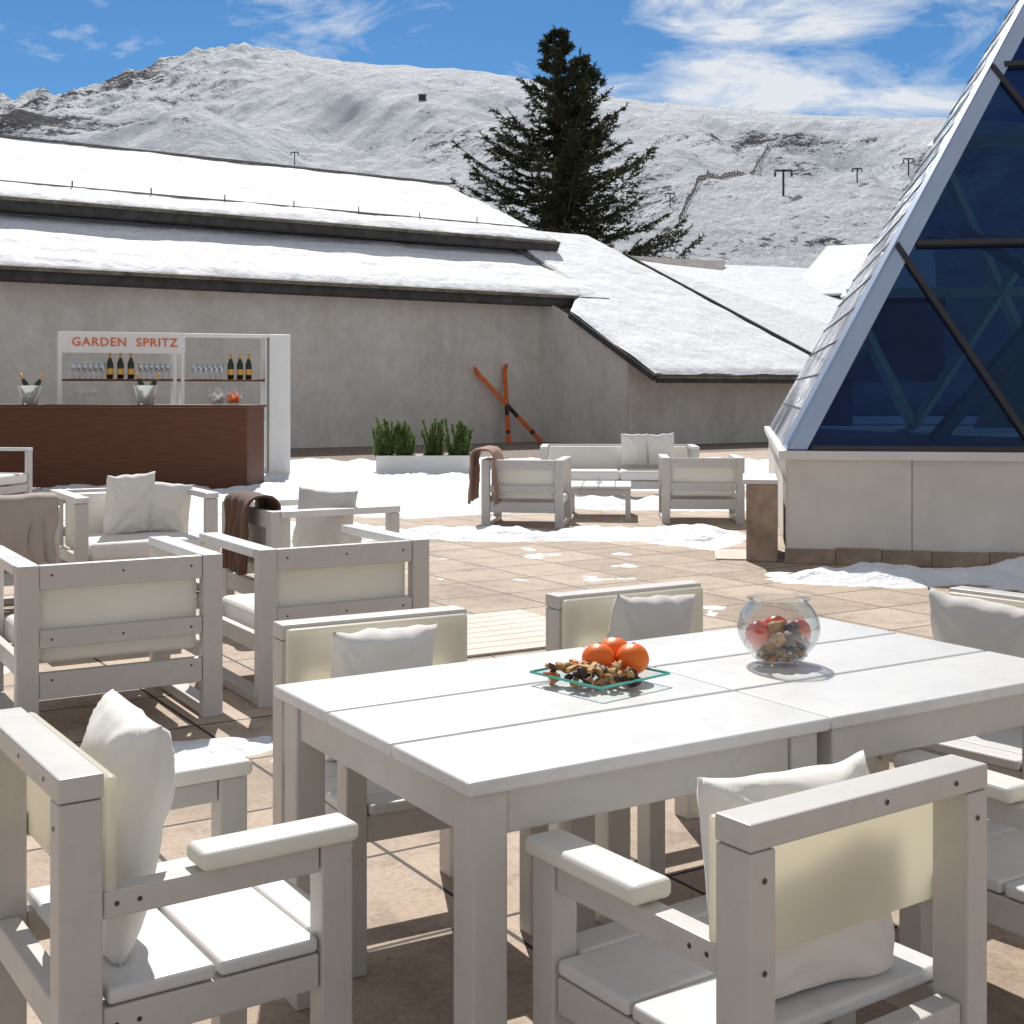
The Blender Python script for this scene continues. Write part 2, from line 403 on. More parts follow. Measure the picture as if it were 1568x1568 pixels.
pillow(I_,'throw_pillow',(-.22,-.12,.66),(R(-15),0,0),.38,.46,.16,M_fab,13)
pillow(I_,'throw_pillow',(-.58,-.12,.66),(R(-15),.08,0),.38,.46,.16,M_fab,14)
J_=low_table(1.02,15.4,R(-5),.75,.95,.38)
lathe(J_,'candle_jar',[(0,.0),(.035,.0),(.04,.08),(.036,.08),(.03,.01)],M_glass,(0,0,.382))
K_=lounge_chair('lounge_armchair',4.6,20.2,R(-120),.9,.86)

# ------------------------------------------------------------ table-top items
pl=empty('glass_fruit_plate',(.21,3.15,.752),R(42))
n=10; v=[];f=[];PS=.118
for i in range(n+1):
    for j in range(n+1):
        a=-1+2*i/n;b_=-1+2*j/n; m_=max(abs(a),abs(b_))
        v.append((a*PS,b_*PS,.006+.02*max(0,(m_-.5)/.5)**1.5))
for i in range(n):
    for j in range(n):
        q=i*(n+1)+j; f.append((q,q+n+1,q+n+2,q+1))
po=meshobj('plate',v,f,M_teal,pl,True)
for s0_ in ((1,0),(-1,0),(0,1),(0,-1)):
    if s0_[0]: beam(pl,'plate_edge',(s0_[0]*PS,-PS,.0265),(s0_[0]*PS,PS,.0265),.003,.005,M_tealedge)
    else: beam(pl,'plate_edge',(-PS,s0_[1]*PS,.0265),(PS,s0_[1]*PS,.0265),.003,.005,M_tealedge)
c_,s_=math.cos(-R(42)),math.sin(-R(42))
def w2l(dx,dy): return (dx*c_-dy*s_, dx*s_+dy*c_)
for k,(dx,dy,z) in enumerate([(.0,.045,.05),(.082,.045,.05),(.042,.10,.055)]):
    lx,ly=w2l(dx,dy); ball(pl,'orange',(lx,ly,z),.041,M_orange,28,.93,.03,k)
    ball(pl,'orange_stem',(lx+.004,ly,z+.0375),.005,M_dryd,7,.5,.3,k)
for k in range(75):
    dx=random.uniform(-.14,.08); dy=random.uniform(-.08,.03)-abs(dx)*.25+.01
    lx,ly=w2l(dx,dy)
    if max(abs(lx),abs(ly))>.108: continue
    o=ball(pl,'dried_fruit_piece',(lx,ly,.018+random.random()*.026),random.uniform(.008,.017),random.choice([M_cork,M_cork,M_dryd,M_orange if k%9==0 else M_cork]),9,random.uniform(.25,.6),.9,k)
    o.rotation_euler=(random.uniform(-1,1),random.uniform(-1,1),random.uniform(0,3))
for k in range(5):
    lx,ly=w2l(random.uniform(-.07,.04),random.uniform(-.05,.0)); an=random.random()*3
    beam(pl,'cinnamon_stick',(lx-.035*math.cos(an),ly-.035*math.sin(an),.045),(lx+.035*math.cos(an),ly+.035*math.sin(an),.05),.011,.009,M_cork)
bw=empty('glass_bowl',(.688,3.40,.752),0)
prof=[(0,.004),(.045,.004),(.065,.012)]
for i in range(1,17):
    a=-math.pi/2+.72+ (math.pi-1.30)*i/17
    prof.append((.106*math.cos(a),.092+.090*math.sin(a)))
prof+= [(.080,.163),(.083,.166)]
lathe(bw,'bowl_outer',prof,M_glass,segs=48)
lathe(bw,'bowl_inner',[(r*.965,z*.97+.005) for r,z in prof[:-1]],M_glass,segs=48)
for k in range(110):
    a=random.random()*6.28; r=math.sqrt(random.random())*.07
    ball(bw,'pebble',(r*math.cos(a),r*math.sin(a),.014+random.random()*.026),random.uniform(.005,.010),random.choice([M_cork,M_cork,M_stone,M_cap]),7,.7,.2,k)
for k,(x,y,z,r,m) in enumerate([(-.052,-.01,.075,.036,M_red),(.055,.015,.076,.034,M_red),(0,.04,.085,.032,M_red),(.02,-.045,.065,.022,M_dryd),(-.015,-.055,.068,.020,M_cork),(.055,-.035,.055,.018,M_dryd),(.0,0,.09,.02,M_cork),(-.03,-.045,.048,.016,M_cork),(.03,-.02,.09,.018,M_dryd),(-.02,-.03,.095,.016,M_cork)]):
    ball(bw,'fruit',(x,y,z),r,m,16,.95,.45 if r<.03 else .1,k)

# ------------------------------------------------------------ ground
def quad(name,x0,x1,y0,y1,z,mat): return meshobj(name,[(x0,y0,z),(x1,y0,z),(x1,y1,z),(x0,y1,z)],[(0,1,2,3)],mat)
quad('ground',-4000,4000,-4000,4000,-.03,M_snow)
quad('terrace_paving',-40,40,-12,60,0,M_pave)
BO=Vector((1.95,39,0)); BA=R(35); BT=Vector((math.cos(BA),math.sin(BA),0)); BS=Vector((-math.sin(BA),math.cos(BA),0))
def B(t,s,z): return BO+BT*t+BS*s+Vector((0,0,z))
meshobj('gravel_strip',[B(-32,-8,.004),B(1.2,-7.6,.004),B(9,-7,.004),B(14,0,.004),B(-32,0.3,.004)],[(0,1,2,3,4)],M_gravel)
M_duck=simple('pale_concrete_boards',(.66,.60,.53),.8,.15,3,bs=.3,bd=.006)
def duck(x,y,ang,n_,w,l):
    e=empty('pale_board_path',(x,y,0),ang)
    for k in range(n_): rng(e,'board',(-l/2,l/2),(k*w+.004,(k+1)*w-.004),(.001,.014),M_duck,.003)
duck(.05,7.35,A31,8,.145,1.4)
duck(2.15,11.3,R(-8),5,.14,.8)

def mkperlin(seed):
    rs=np.random.RandomState(seed); perm=rs.permutation(256); perm=np.concatenate([perm,perm]); ang=rs.rand(256)*2*np.pi
    gx=np.cos(ang);gy=np.sin(ang)
    def pn(x,y):
        xi=np.floor(x).astype(int);yi=np.floor(y).astype(int);xf=x-xi;yf=y-yi
        def g(ix,iy,dx,dy):
            h=perm[(perm[ix&255]+iy)&255]; return gx[h]*dx+gy[h]*dy
        yi=yi&255; xi=xi&255
        u=xf**3*(xf*(xf*6-15)+10);w=yf**3*(yf*(yf*6-15)+10)
        a=g(xi,yi,xf,yf);b=g(xi+1,yi,xf-1,yf);c=g(xi,(yi+1)&255,xf,yf-1);d=g(xi+1,(yi+1)&255,xf-1,yf-1)
        return (a+(b-a)*u)*(1-w)+(c+(d-c)*u)*w
    return pn
P1=mkperlin(3);P2=mkperlin(11)
def fbm(x,y,o=5,P=P1):
    r=0;a=1;fr=1
    for k in range(o): r=r+a*P(x*fr+k*17.3,y*fr-k*9.1); a*=.5; fr*=2.03
    return r
def gridmesh(name,X,Y,Z,mat,keep=None,smooth=True,attr=None):
    m,n_=X.shape
    me=bpy.data.meshes.new(name)
    co=np.stack([X,Y,Z],-1).reshape(-1,3)
    idx=np.arange(m*n_).reshape(m,n_)
    F=np.stack([idx[:-1,:-1],idx[:-1,1:],idx[1:,1:],idx[1:,:-1]],-1).reshape(-1,4)
    if keep is not None:
        k=keep; kk=(k[:-1,:-1]|k[:-1,1:]|k[1:,1:]|k[1:,:-1]).reshape(-1); F=F[kk]
        used=np.zeros(m*n_,bool); used[F.reshape(-1)]=True
        mp=np.cumsum(used)-1; co=co[used]; F=mp[F]
    me.from_pydata(co.tolist(),[],F.tolist())
    me.materials.append(mat)
    if smooth: me.polygons.foreach_set('use_smooth',[True]*len(me.polygons))
    if attr is not None:
        at=me.attributes.new('cover','FLOAT','POINT'); at.data.foreach_set('value',attr.reshape(-1).astype(np.float32))
    me.update()
    o=bpy.data.objects.new(name,me); return link(o)
xs=np.arange(-9,9,.05); ys=np.concatenate([np.arange(4.6,15,.04),np.arange(15,31,.07)])
X,Y=np.meshgrid(xs,ys)
ell=[(-3.6,21.5,3.6,5.5),(1.5,23.5,6.5,4.2),(-1.1,18.2,1.8,3.0),(.4,13.3,1.8,.5),(1.75,13.25,.6,.95),(3.6,10.35,1.9,.48),(-1.35,5.3,.40,.28),(-2.6,13.3,1.5,1.1),(6,15,2,5),(1.9,17,1.6,1.0),(4.8,9.9,1.3,.5),(-4.2,15.5,1.7,1.5),(-2.9,6.9,.35,.5)]
Fm=np.full(X.shape,-9.)
for cx,cy,rx,ry in ell:
    d=np.sqrt(((X-cx)/rx)**2+((Y-cy)/ry)**2); Fm=np.maximum(Fm,(1-d)*min(rx,ry))
Fm=Fm+.28*fbm(X*.9,Y*.9,4)+.09*fbm(X*5,Y*5,3)
spk=fbm(X*2.6+40,Y*2.6,3)
reg=np.exp(-(((X-.2)/1.3)**2+((Y-10.8)/1.4)**2))+np.exp(-(((X-1.3)/.9)**2+((Y-7.6)/1.2)**2))*.9
Fm=np.maximum(Fm,(spk-.42)*.3*(reg>.35)-.002)
Z=np.minimum(.07,Fm*.22)+np.where(Fm>0,(.085*fbm(X*1.6,Y*1.1,5)+.05*np.abs(P2(X*3,Y*3)))*np.clip(Fm*3,0,1),0)
Z=np.where(Fm>.35,np.maximum(Z,.008),Z)
gridmesh('snow_patches',X,Y,Z,M_snow,keep=(Z>-.004))

# ------------------------------------------------------------ mountain
ru=[-1500,-900,-400,0,20,45,65,80,100,130,160,190,220,250,275,300,330,365,380,400,440,520,600,660,740,820,900,1000,1130,1250,1350,1450,1568,2000,2600,3400]
rv=[230,190,150,140,150,146,134,150,144,136,124,112,103,88,86,76,72,66,68,72,78,92,98,102,108,122,140,155,165,175,178,180,186,190,220,260]
m_,n_=520,900
aa=np.linspace(-1.0,1.0,n_); tt=np.linspace(0,1.12,m_)**1.3
dd=80+tt*2120
Aq,Dq=np.meshgrid(aa,dd)
Rg=np.interp(Aq,[(u-784)/2017 for u in ru],[(600-v)/2017 for v in rv])
ker=np.hanning(41);ker/=ker.sum()
row=np.convolve(Rg[0],ker,'same'); row[:25]=Rg[0][:25];row[-25:]=Rg[0][-25:]
T=(Dq-80)/2120
wR=np.clip((T-.85)*8,0,1)
Rg=row[None,:]*(1-wR)+Rg*wR
Pq=np.where(T<1,np.clip(T,0,1)**.42,1-.9*(T-1))
Xm=Aq*Dq;Ym=Dq
wx=Xm+.35*Ym
r1_=fbm(wx/480+3,Ym/1000+1,3,P2); ridg=1-np.abs(r1_)*1.7
ridg2=1-np.abs(fbm((Xm-.7*Ym)/210+8,Ym/560+4,4,P1))*1.6
n1=fbm(Xm/330,Ym/380,5)
fade=np.clip(T*2.2,0,1)*np.clip((1.0-T)*3.2,0,1)
H=Dq*Rg*Pq + (ridg-.62)*74*fade + (ridg2-.6)*15*fade + n1*28*fade
fine=np.clip(T*3,0,1)
H+=fbm(Xm/40,Ym/55,5)*3.4*fine
lrock=np.clip((-.10-Aq)*8,0,1)*np.clip((T-.6)*4,0,1)
H+=(np.abs(fbm(Xm/55,Ym/90,5,P2))-.2)*lrock*22
H+=(np.abs(fbm(Xm/13+5,Ym/13,3,P2))-.2)*np.clip((Aq-.0)*6,0,1)*np.clip((.6-T)*4,0,1)*np.clip(T*8,0,1)*3.5
eang=H/Dq
cov=np.full(H.shape,.045)
def bumpf(a0,e0,sa,se): return np.exp(-((Aq-a0)/sa)**2-((eang-e0)/se)**2)
cov+=.32*bumpf(-.29,.242,.075,.014)+.16*bumpf(-.25,.212,.06,.02)+.24*bumpf(-.37,.215,.06,.03)+.15*bumpf(.17,.160,.15,.045)+.16*bumpf(.27,.115,.15,.03)+.26*bumpf(-.05,.19,.07,.020)-.20*bumpf(-.14,.23,.05,.03)-.22*bumpf(.3,.205,.25,.012)-.3*bumpf(.22,.150,.05,.010)-.3*bumpf(.16,.135,.04,.008)+.22*bumpf(.21,.193,.08,.006)-.2*bumpf(-.19,.20,.03,.02)
gy_=np.gradient(H,axis=0)/np.gradient(Ym,axis=0)
gx_=np.gradient(H,axis=1)/(np.gradient(Xm,axis=1)+1e-6)
steep=np.sqrt(gx_**2+gy_**2)
cov+=np.clip((steep-.36)*.45,-.07,.20)+.24*n1
def mountmat():
    m,nt,b=newmat('snowy_rock')
    at=N(nt,'ShaderNodeAttribute'); at.attribute_name='cover'
    na=noise_node(nt,.24,9,.76,vscale=(1,.6,1.8)); nb=noise_node(nt,.028,10,.76,vscale=(1,.5,2.4))
    ad=N(nt,'ShaderNodeMath',operation='MULTIPLY_ADD'); ad.inputs[1].default_value=.5
    mu=N(nt,'ShaderNodeMath',operation='MULTIPLY'); mu.inputs[1].default_value=.5
    nt.links.new(nb.outputs[0],mu.inputs[0]); nt.links.new(na.outputs[0],ad.inputs[0]); nt.links.new(mu.outputs[0],ad.inputs[2])
    s2=N(nt,'ShaderNodeMath',operation='MULTIPLY_ADD'); s2.inputs[1].default_value=.36
    nt.links.new(at.outputs['Fac'],s2.inputs[0]); nt.links.new(ad.outputs[0],s2.inputs[2])
    r=ramp(nt,s2.outputs[0],[(.645,(0,0,0)),(.685,(1,1,1))])
    mx=N(nt,'ShaderNodeMixRGB'); mx.inputs[1].default_value=(.86,.91,.98,1); mx.inputs[2].default_value=(.095,.095,.115,1)
    nt.links.new(r.outputs[0],mx.inputs[0]); nt.links.new(mx.outputs[0],b.inputs['Base Color'])
    b.inputs['Roughness'].default_value=.9; b.inputs['Specular IOR Level'].default_value=.1
    n5=noise_node(nt,.012,12,.68,vscale=(1.6,.7,1)); bump(nt,b,n5.outputs[0],1.0,44.0)
    return m
gridmesh('snowy_mountain',Xm,Ym,H,mountmat(),attr=cov)
def terrain_h(x,y):
    a=x/y; j=int(np.argmin(np.abs(aa-a))); i=int(np.argmin(np.abs(dd-y))); return float(H[i,j])
def visible_y(a,emin,y0,y1):
    """nearest distance along this bearing where the slope is the local skyline (so the pylon stands on ground that is seen)"""
    j=int(np.argmin(np.abs(aa-a))); best=None; mxe=-1
    for i in range(len(dd)):
        e=H[i,j]/dd[i]
        if e>mxe:
            mxe=e
            if dd[i]>=y0 and best is None and e>=emin: best=dd[i]
    return float(best if best and best<y1 else (y0+y1)/2)
def lift(a,emin,h,y0=700,y1=2100):
    y=visible_y(a,emin,y0,y1); x=a*y; z=terrain_h(x,y)
    e=empty('ski_lift_pylon',(x,y,z-1),0); w=h*.07
    beam(e,'mast',(0,0,0),(0,0,h),w,w,M_black); beam(e,'crossarm',(-h*.32,0,h),(h*.32,0,h),w,w,M_black)
    beam(e,'sheaves',(-h*.3,0,h*.94),(-h*.3,0,h*.78),w,w,M_black); beam(e,'sheaves',(h*.3,0,h*.94),(h*.3,0,h*.78),w,w,M_black)
lift(.206,.150,15); lift(.301,.166,19); lift(.12,.142,9); lift(.262,.16,10); lift(-.165,.173,11)
hy=visible_y(-.068,.222,1000,2150); hz_=terrain_h(-.068*hy,hy); hut=empty('mountain_hut',(-.068*hy,hy,hz_-1.5))
rng(hut,'walls',(-4,4),(-4,4),(0,6),M_black,0); slab(hut,'roof',[(-5,-5,7),(5,-5,7),(5,5,8.5),(-5,5,8.5)],1,M_slate)
fe=empty('snow_fence',(0,0,0)); 
pv=[];pf=[]
prev=None
for k in range(150):
    q=k/149; a=.127+.178*q; y=735+640*q+40*math.sin(q*4); x=a*y; z=terrain_h(x,y)
    b0=len(pv); w=.35
    pv+=[(x-w,y,z-1),(x+w,y,z-1),(x+w,y,z+4),(x-w,y,z+4)]; pf.append((b0,b0+1,b0+2,b0+3))
    if prev:
        for hz in (1.2,2.9):
            b0=len(pv); pv+=[(prev[0],prev[1],prev[2]+hz),(x,y,z+hz),(x,y,z+hz+.7),(prev[0],prev[1],prev[2]+hz+.7)]; pf.append((b0,b0+1,b0+2,b0+3))
    prev=(x,y,z)
meshobj('fence_panels',pv,pf,M_bark,fe)

# ------------------------------------------------------------ chalet building
bd=empty('stucco_chalet',(0,0,0))
TLft=-34
slab(bd,'front_wall',[B(TLft,0,4.1),B(0,0,4.1),B(0,.3,4.1),B(TLft,.3,4.1)],4.2,M_stucco)
meshobj('gable_wall',[B(0.002,0.3,0),B(0.002,18,0),B(0.002,18,5),B(0.002,9.1,8.5),B(0.002,4,6.3),B(.002,.3,4.2)],[(0,1,2,3,4,5)],M_stucco,bd)
def roofplane(nm,t0,t1,s0,z0,s1,z1,th,seed=0):
    slab(bd,nm+'_deck',[B(t0,s0,z0-.10),B(t1,s0,z0-.10),B(t1,s1,z1-.10),B(t0,s1,z1-.10)],.16,M_slate)
    beam(bd,nm+'_fascia',B(t0,s0+.02,z0-.28),B(t1,s0+.02,z0-.28),.06,.26,M_fascia)
    beam(bd,nm+'_gutter',B(t0,s0-.07,z0-.165),B(t1,s0-.07,z0-.165),.12,.07,M_gutter)
    beam(bd,nm+'_verge',B(t1+.03,s0,z0-.22),B(t1+.03,s1,z1-.22),.06,.20,M_fascia)
    slab(bd,nm+'_soffit',[B(t0,s0+.05,z0-.40),B(t1-.05,s0+.05,z0-.40),B(t1-.05,s0+.9,z0-.36),B(t0,s0+.9,z0-.36)],.04,M_fascia)
    nt_,ns=420,60
    tq=np.linspace(t0,t1,nt_); sq=np.linspace(0,1,ns)
    TT,SS=np.meshgrid(tq,sq)
    e0=s0+.02+.22*np.abs(P1(TT*.9+seed,TT*0+2.2))+.09*P1(TT*4,TT*0+seed)
    Sx=e0+(s1-e0)*SS
    Zx=z0+(z1-z0)*(Sx-s0)/(s1-s0)+.05*fbm(TT*.5+seed,Sx*1.0,4)+.05*P1(TT*.25,Sx*3)+.018*P2(TT*3,Sx*5)
    edge=np.clip(SS*9,0,1)**.5*np.clip((t1-TT)*4,0,1)**.5
    Zx=Zx-.12*(1-edge)
    Xx=BO.x+BT.x*TT+BS.x*Sx; Yy=BO.y+BT.y*TT+BS.y*Sx
    o=gridmesh(nm+'_snow',Xx,Yy,Zx,M_roofsnow); o.parent=bd
roofplane('lower_roof',TLft,.6,-.6,4.34,4.2,6.26,.2,seed=1)
slab(bd,'upper_band_wall',[B(TLft,3.5,6.3),B(.1,3.5,6.3),B(.1,3.7,6.3),B(TLft,3.7,6.3)],.8,M_fascia)
roofplane('upper_roof',TLft,1.3,2.7,6.34,9.1,8.87,.2,seed=5)
slab(bd,'rear_roof',[B(TLft,9.1,8.8),B(1.3,9.1,8.8),B(1.3,18,5.2),B(TLft,18,5.2)],.2,M_slate)
beam(bd,'ridge_cap',B(TLft,9.12,8.90),B(1.3,9.12,8.90),.20,.06,M_slate)
zz=lambda s:6.34+(s-2.7)*.395
beam(bd,'snow_guard_rail',B(TLft,3.75,zz(3.75)-.0),B(1.2,3.75,zz(3.75)-.0),.02,.07,M_slate)
for k in range(17):
    t=1-2.1*k; beam(bd,'snow_guard_post',B(t,3.75,zz(3.75)-.05),B(t,3.75,zz(3.75)+.18),.03,.03,M_fascia)
beam(bd,'downpipe',B(-.05,-.08,.3),B(-.05,-.08,4.1),.09,.09,M_cap)
for k in range(60):
    t=.4-.55*k; beam(bd,'gutter_bracket',B(t,-.70,4.10),B(t,-.70,4.22),.03,.03,M_fascia)

WO=Vector((3.7,34,0))
def Wg(t,s,z): return WO+BT*t+BS*s+Vector((0,0,z))
wg=empty('low_snowy_wing',(0,0,0))
za=lambda s:1.9+.5*s
topA=[(0,0),(7.25,0),(6.9,2),(5.7,8.0),(5.5,9.6),(1.48,9.6),(1.48,5.1),(0,3.6)]
slab(wg,'roof_deck',[Wg(t,s,za(s)) for t,s in topA],.14,M_slate)
nt_,ns=110,110
SSv=np.linspace(0.0,9.6,ns); Xg=np.zeros((ns,nt_));Yg=Xg.copy();Zg=Xg.copy()
for i,s in enumerate(SSv):
    lt=0 if s<3.6 else min(1.6,(s-3.6)*1.0); rt=7.25-.19*s
    for j in range(nt_):
        t=lt+(rt-lt)*j/(nt_-1); ss=s+.10*(1-min(1,s))*abs(mnoise.noise(Vector((t*2,0,3)))); p=Wg(t,ss,0)
        e=min(1,j/3,i/2,(nt_-1-j)/2)
        Xg[i,j]=p.x;Yg[i,j]=p.y;Zg[i,j]=za(ss)+.02+.07*e
Zg+=.045*fbm(Xg*.8,Yg*.8,4)
gridmesh('roof_snow',Xg,Yg,Zg,M_roofsnow).parent=wg
beam(wg,'eave_fascia',Wg(0,-.03,za(0)-.12),Wg(7.4,-.03,za(0)-.12),.06,.2,M_fascia)
beam(wg,'eave_gutter',Wg(0,-.1,za(0)-.07),Wg(7.4,-.1,za(0)-.07),.10,.07,M_gutter)
beam(wg,'verge_board',Wg(-.03,0,za(0)-.1),Wg(-.03,3.6,za(3.6)-.1),.06,.16,M_fascia)
slab(wg,'front_wall',[Wg(0.1,1.2,2.4),Wg(9,1.2,2.4),Wg(9,1.5,2.4),Wg(.1,1.5,2.4)],2.5,M_stucco)
meshobj('side_wall',[Wg(.08,1.2,0),Wg(.08,5.1,0),Wg(.08,5.1,4.2),Wg(.08,3.6,za(3.6)-.15),Wg(.08,1.2,za(1.2)-.15)],[(0,1,2,3,4)],M_stucco,wg)
rr=empty('rear_snowy_roofs',(0,0,0))
slab(rr,'roof_plane',[(9.5,38.4,2.12),(11.5,41.5,3.1),(12.5,50,6.1),(7.75,47.2,6.0),(3.85,43.9,5.92)],.2,M_roofsnow)
slab(rr,'bare_tiles',[(3.9,43.92,5.99),(7.6,46.9,6.10),(7.2,45.4,5.45),(5.3,43.6,5.03)],.05,simple('bare_grey_tiles',(.33,.31,.29),.8,.3,5,bs=.6,bd=.05))
beam(rr,'valley_gutter',(9.45,38.45,2.16),(3.84,43.85,5.97),.10,.10,M_fascia)
slab(rr,'third_roof',[(9.6,46,4.85),(14.5,45,4.9),(16,50,7.2),(12.2,51,7.1)],.18,M_roofsnow)
beam(rr,'third_fascia',(9.6,45.98,4.62),(14.5,44.98,4.66),.1,.3,M_fascia)
beam(rr,'third_fascia_side',(9.55,46,4.62),(12.2,51,6.9),.1,.25,M_fascia)
slab(rr,'third_wall',[(10.2,46.6,4.8),(15,45.6,4.8),(15,46,4.8),(10.2,47,4.8)],3.0,M_stucco)

def ski(e,b,tp):
    b=Vector(b);tp=Vector(tp);d=(tp-b);L=d.length;d.normalize(); side=BT-d*BT.dot(d); side.normalize(); nrm=-BS
    v=[];f=[];mats=[]
    K=26
    for k in range(K+1):
        q=k/K; w=.062+.02*abs(q-.5)
        if q>.93: w*=math.sqrt(max(.02,1-((q-.93)/.07)**2))
        off=.0 if q<.88 else ((q-.88)/.12)**2*.14
        c=b+d*L*q+nrm*(off)
        for sd,th in ((-1,0),(1,0),(1,.03),(-1,.03)): v.append(c+side*w*sd+nrm*th)
    for k in range(K):
        for j in range(4):
            a=k*4+j; c2=k*4+(j+1)%4; f.append((a,c2,c2+4,a+4)); mats.append(1 if 9<=k<=12 or k==3 else 0)
    o=meshobj('ski',v,f,[M_ski,M_skidark],e); o.data.polygons.foreach_set('material_index',mats)
    c=b+d*L*.42+nrm*.06
    beam(e,'binding',c-d*.16,c+d*.16,.06,.06,M_skidark)
e1=empty('crossed_skis')
ski(e1,B(-2.85,-.50,.02),B(-2.72,-.08,2.25)); ski(e1,B(-1.75,-.55,.02),B(-3.85,-.10,2.15))

# ------------------------------------------------------------ bar
ba=empty('wooden_bar_counter',(-3.8,18.9,0),R(-11))
rng(ba,'front_panel',(-5.6,0),(0,.04),(.03,1.22),M_bar,.004)
rng(ba,'side_panel',(-.04,0),(.042,.65),(.03,1.22),M_bar,.004)
rng(ba,'counter_top',(-5.62,.03),(-.03,.68),(1.223,1.262),M_bar,.004)
rng(ba,'left_panel',(-5.6,-5.56),(.042,.65),(.03,1.22),M_bar,.004)
M_bucket=cream('frosted_bucket',(.78,.80,.80),(.85,.88,.88),.5)
def bucket(x,y):
    e=empty('ice_bucket',(x,y,1.263))
    lathe(e,'bucket',[(0,0),(.11,0),(.17,.27),(.18,.285),(.165,.27),(.107,.02)],M_bucket,segs=24)
    for k in range(2):
        rt=(0,(-.45,.5)[k],0)
        o=lathe(e,'bottle',[(0,0),(.042,0),(.042,.22),(.016,.30),(.016,.36),(0,.36)],M_bottle,((.02,.02)[k],0,.12),14); o.rotation_euler=rt
        o=lathe(e,'foil',[(.019,.29),(.019,.375),(0,.38)],M_gold,((.02,.02)[k],0,.12),14); o.rotation_euler=rt
    for k in range(12): ball(e,'ice_cube',(random.uniform(-.1,.1),random.uniform(-.1,.1),.26),.03,M_cap,6,.8,.3,k)
def world_bar(lx,ly):
    a=R(-11); return (-3.8+lx*math.cos(a)-ly*math.sin(a),18.9+lx*math.sin(a)+ly*math.cos(a))
for lx in (-3.60,-1.72): bucket(*world_bar(lx,.3))
for i,lx in enumerate((-.58,-.34)):
    x,y=world_bar(lx,.3); e=empty('glass_serving_bowl',(x,y,1.263))
    lathe(e,'bowl',[(.0,0),(.07,0),(.13,.06),(.15,.13),(.13,.2),(.09,.25)],M_glass)
    for k in range(9): ball(e,'fruit',(.06*math.cos(k),.06*math.sin(k),.06+.025*(k%4)),.035,M_orange if i else M_cap,10)
def wineglass(e,x,y,z,s=1):
    lathe(e,'wine_glass',[(0,0),(.035*s,.002),(.005*s,.01),(.005*s,.09*s),(.035*s,.12*s),(.044*s,.16*s),(.036*s,.21*s)],M_glass,(x,y,z),14)
ge=empty('glassware_on_bar',(0,0,0))
for lx in (-2.78,-2.62,-2.54,-2.70,-2.86):
    x,y=world_bar(lx,.25+random.random()*.2); wineglass(ge,x,y,1.264,1.2)
sh=empty('white_shelf_unit',(-3.65,21.7,0),R(21)); SWd=3.62
rng(sh,'end_panel',(-.34,0),(0,.42),(0,2.39),M_whitepaint,.006)
rng(sh,'inner_panel',(-.40,-.36),(.1,.5),(0.1,2.34),M_whitepaint,.003)
rng(sh,'top_board',(-SWd,-.342),(0,.42),(2.34,2.388),M_whitepaint,.004)
for x in (-SWd,-1.88,-1.76):
    rng(sh,'upright',(x,x+.055),(0,.055),(0,2.338),M_whitepaint,.004)
    rng(sh,'rear_upright',(x,x+.055),(.36,.418),(0,2.338),M_whitepaint,.004)
for z in (1.62,.95,.12): rng(sh,'shelf',(-SWd+.06,-.41),(.06,.355),(z,z+.035),(M_bar if z>1 else M_whitepaint),.003)
rng(sh,'sign_board',(-SWd+.0,-1.7),(-.035,-.005),(2.06,2.389),M_whitepaint,.003)
tx=bpy.data.curves.new('sign_text','FONT'); tx.body='GARDEN  SPRITZ'; tx.size=.19; tx.align_x='CENTER'; tx.align_y='CENTER'; tx.extrude=.004; tx.space_character=1.12; tx.offset=.002
tx.materials.append(M_sign)
to=bpy.data.objects.new('sign_text',tx); to.rotation_euler=(R(90),0,0); to.location=(-2.62,-.042,2.225); link(to,sh)
def bottle(x,y,z):
    lathe(sh,'bottle',[(0,0),(.052,0),(.052,.24),(.018,.34),(.018,.40)],M_bottle,(x,y,z),14); lathe(sh,'foil',[(.020,.31),(.021,.42),(0,.425)],M_gold,(x,y,z),14)
    lathe(sh,'label',[(.0535,.07),(.0535,.16)],M_gold,(x,y,z),14)
for x in (-2.84,-2.68,-2.52,-.95,-.80,-.66): bottle(x,.15,1.657)
M_glow=thinglass('crystal_glass',(.85,.88,.90),.7)
for x in list(np.arange(-3.40,-2.92,.085))+list(np.arange(-2.38,-1.95,.085))+list(np.arange(-1.55,-1.05,.085)):
    for yy in (.12,.26):
        lathe(sh,'wine_glass',[(0,0),(.04,.003),(.006,.01),(.006,.10),(.04,.14),(.05,.19),(.043,.25)],M_glow,(x+yy*.1,yy,1.657),14)

